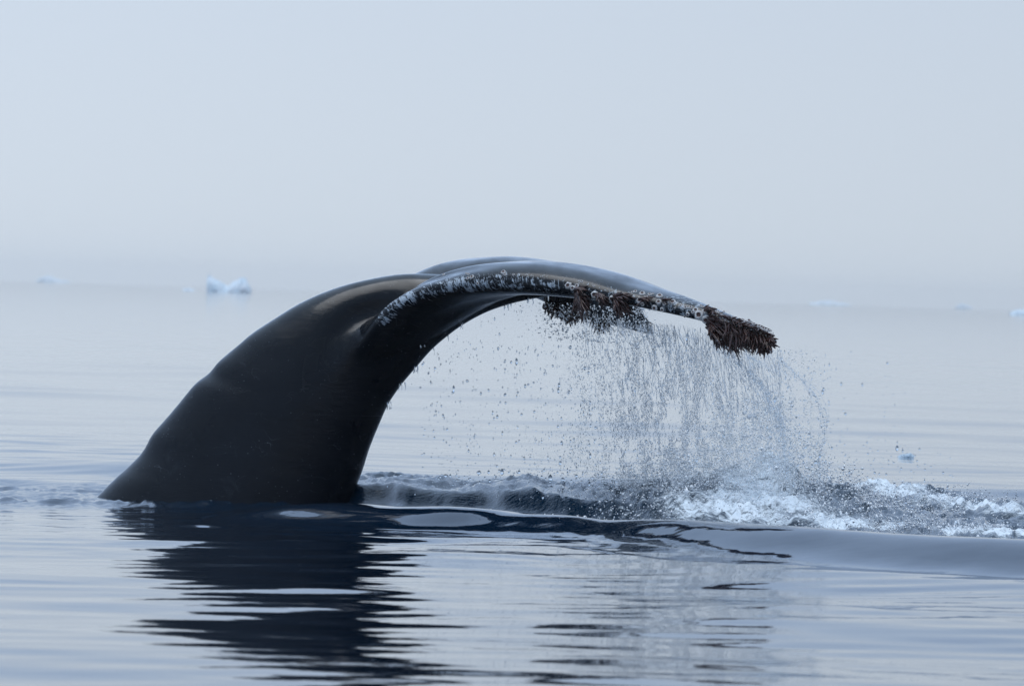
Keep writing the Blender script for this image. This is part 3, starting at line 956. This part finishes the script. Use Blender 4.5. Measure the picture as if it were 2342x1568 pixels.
# thin threads under the rim
rr = random.Random(99); verts, faces = [], []
verts2, faces2 = [], []
for q in range(560):
    x0 = rr.choice([rr.uniform(1330, 1660), rr.uniform(1480, 1640), rr.uniform(1640, 1790)])
    y0 = float(np.interp(x0, rim_x, rim_y)) - 8
    L_ = rr.uniform(15, 90)
    y0 += rr.uniform(0, 1) ** 2 * 160
    lean = rr.uniform(-.15, .55)
    Yv = rr.uniform(16.9, 17.6)
    pts = [(x0 + lean * L_ * (t ** 1.4) + rr.gauss(0, 1.5), y0 + L_ * t) for t in (0, .3, .6, 1)]
    vv, ff = (verts, faces) if q % 3 == 0 else (verts2, faces2)
    thread(vv, ff, curve_at(pts, Yv), .0014 * rr.uniform(.5, 1.3), .0006, rr, 1.0, 4, .012)
for q in range(26):          # few drips along the belly edge
    k = rr.randrange(8, 18); x0, y0 = Redge[k]
    x0 += rr.uniform(-8, 10)
    pts = [(x0, y0 - 6), (x0 + 1, y0 + 4), (x0 + 1, y0 + rr.uniform(7, 16))]
    thread(verts, faces, curve_at(pts, 18.25), .004, .002, rr, 1.0, 5, .006)
me = bpy.data.meshes.new('water_threads'); me.from_pydata(verts, [], faces)
me.polygons.foreach_set('use_smooth', [True] * len(faces)); me.update()
put('water_threads', me, M_drop, kind='stuff')
me = bpy.data.meshes.new('water_threads'); me.from_pydata(verts2, [], faces2)
me.polygons.foreach_set('use_smooth', [True] * len(faces2)); me.update()
put('water_threads', me, M_white, kind='stuff')

# ------------------------------------------------------------------ ice
def iceberg(name, dx0, dx1, base_y, prof, depth_ratio, label, cat='iceberg', mat=None, group=None, seed=0, Yv=None, nx_=44):
    """prof: list of (fraction across, height in picture units); real size follows from the distance"""
    cx = (dx0 + dx1) / 2
    if Yv: Yv *= YK
    g = gw(cx, base_y) if Yv is None else Vector((atr(cx, base_y, Yv).x, Yv, 0))
    sc_m = g.y * (1024 / 2342) / F
    Wd = (dx1 - dx0) * sc_m; Dp = Wd * depth_ratio
    ny_ = 16
    rr = random.Random(seed)
    V, Fc = [], []
    us = np.linspace(0, 1, nx_); vs = np.linspace(-1, 1, ny_)
    UU, VV = np.meshgrid(us, vs)
    hp = np.interp(UU + .03 * vnoise(UU * 9, VV * 3, seed + 1), [p[0] for p in prof], [p[1] for p in prof]) * sc_m
    fal = np.clip(1 - np.abs(VV + .25 * vnoise(UU * 4, VV * 0, seed)) ** 2.2, 0, 1) ** .6
    Z = hp * fal * (1 + .16 * vnoise(UU * 9, VV * 4, seed + 2) + .08 * vnoise(UU * 23, VV * 9, seed + 3))
    XX = (UU - .5) * Wd * (1 + .0 * VV); YY = VV * Dp * .5 * (1 + .25 * vnoise(UU * 5, VV * 0, seed + 5))
    top = np.stack([XX, YY, Z], -1).reshape(-1, 3)
    bot = np.stack([XX * .9, YY * .85, np.full_like(Z, -.12 * Wd)], -1).reshape(-1, 3)
    n = nx_ * ny_
    V = np.vstack([top, bot]); ix = np.arange(n).reshape(ny_, nx_)
    for i in range(ny_ - 1):
        for j in range(nx_ - 1):
            Fc.append((ix[i, j], ix[i, j + 1], ix[i + 1, j + 1], ix[i + 1, j]))
            Fc.append((ix[i + 1, j] + n, ix[i + 1, j + 1] + n, ix[i, j + 1] + n, ix[i, j] + n))
    ring = list(ix[0, :]) + list(ix[1:, -1]) + list(ix[-1, -2::-1]) + list(ix[-2:0:-1, 0])
    for k in range(len(ring)):
        a, b = ring[k], ring[(k + 1) % len(ring)]
        Fc.append((b, a, a + n, b + n))
    me = mesh_np(name, V, np.array(Fc), False)
    o = put(name, me, mat or M_ice, label=label, category=cat)
    o.location = (g.x, g.y, 0)
    if group: o['group'] = group
    return o
iceberg('iceberg', 473, 574, 668, [(0, 30), (.03, 37), (.12, 30), (.25, 26), (.33, 22), (.42, 15), (.48, 13), (.6, 22), (.75, 32), (.88, 31), (.95, 20), (1, 8)],
        .5, 'pale blue two-peaked iceberg floating left of the whale tail on the foggy horizon', seed=3)
iceberg('iceberg', 84, 160, 645, [(0, 6), (.2, 13), (.4, 15), (.6, 9), (1, 3)], .5,
        'faint low iceberg almost lost in fog at the far left', seed=5, Yv=1900)
iceberg('iceberg', 418, 446, 663, [(0, 2), (.5, 6), (1, 2)], .6, 'tiny grey ice lump just left of the two-peaked iceberg', 'ice lump', seed=8, Yv=640)
iceberg('iceberg', 1850, 1945, 697, [(0, 3), (.3, 9), (.5, 11), (.7, 7), (1, 3)], .5,
        'very faint long iceberg in the fog right of the fluke tip', seed=9, Yv=1950)
iceberg('iceberg', 2185, 2222, 704, [(0, 5), (.4, 13), (1, 6)], .5, 'very faint small iceberg in the fog between the two right-hand ice pieces', seed=10, Yv=1950)
iceberg('iceberg', 2310, 2375, 714, [(0, 5), (.3, 12), (.7, 10), (1, 4)], .5, 'blue-grey low ice floe at the right edge of the frame', seed=11, Yv=620)
iceberg('ice_chunk', 2052, 2090, 1046, [(0, 2), (.3, 7), (.6, 8), (.8, 11), (1, 4)], .6,
        'small clear ice chunk floating on the water to the right of the falling spray', 'ice chunk', mat=M_ice_dark, seed=12)
iceberg('ice_chunk', 312, 332, 912, [(0, 1), (.3, 4), (.6, 2.5), (1, 1)], .6,
        'tiny dark ice chunk floating alone left of the whale back', 'ice chunk', mat=M_ice_dark, seed=13)

# ------------------------------------------------------------------ haze
b = bmesh.new(); bmesh.ops.create_cube(b, size=1)
me = bpy.data.meshes.new('haze'); b.to_mesh(me); b.free()
hm = bpy.data.materials.new('haze_air'); hm.use_nodes = True
t = hm.node_tree; t.nodes.clear()
o_ = t.nodes.new('ShaderNodeOutputMaterial'); pv = t.nodes.new('ShaderNodeVolumePrincipled')
pv.inputs['Color'].default_value = (.99, .995, 1, 1); pv.inputs['Density'].default_value = .00024; pv.inputs['Anisotropy'].default_value = .96
t.links.new(pv.outputs[0], o_.inputs['Volume'])
hz = put('haze', me, hm, kind='stuff')
hz.scale = (4800, 4960, 17); hz.location = (0, 2330, 5.5)
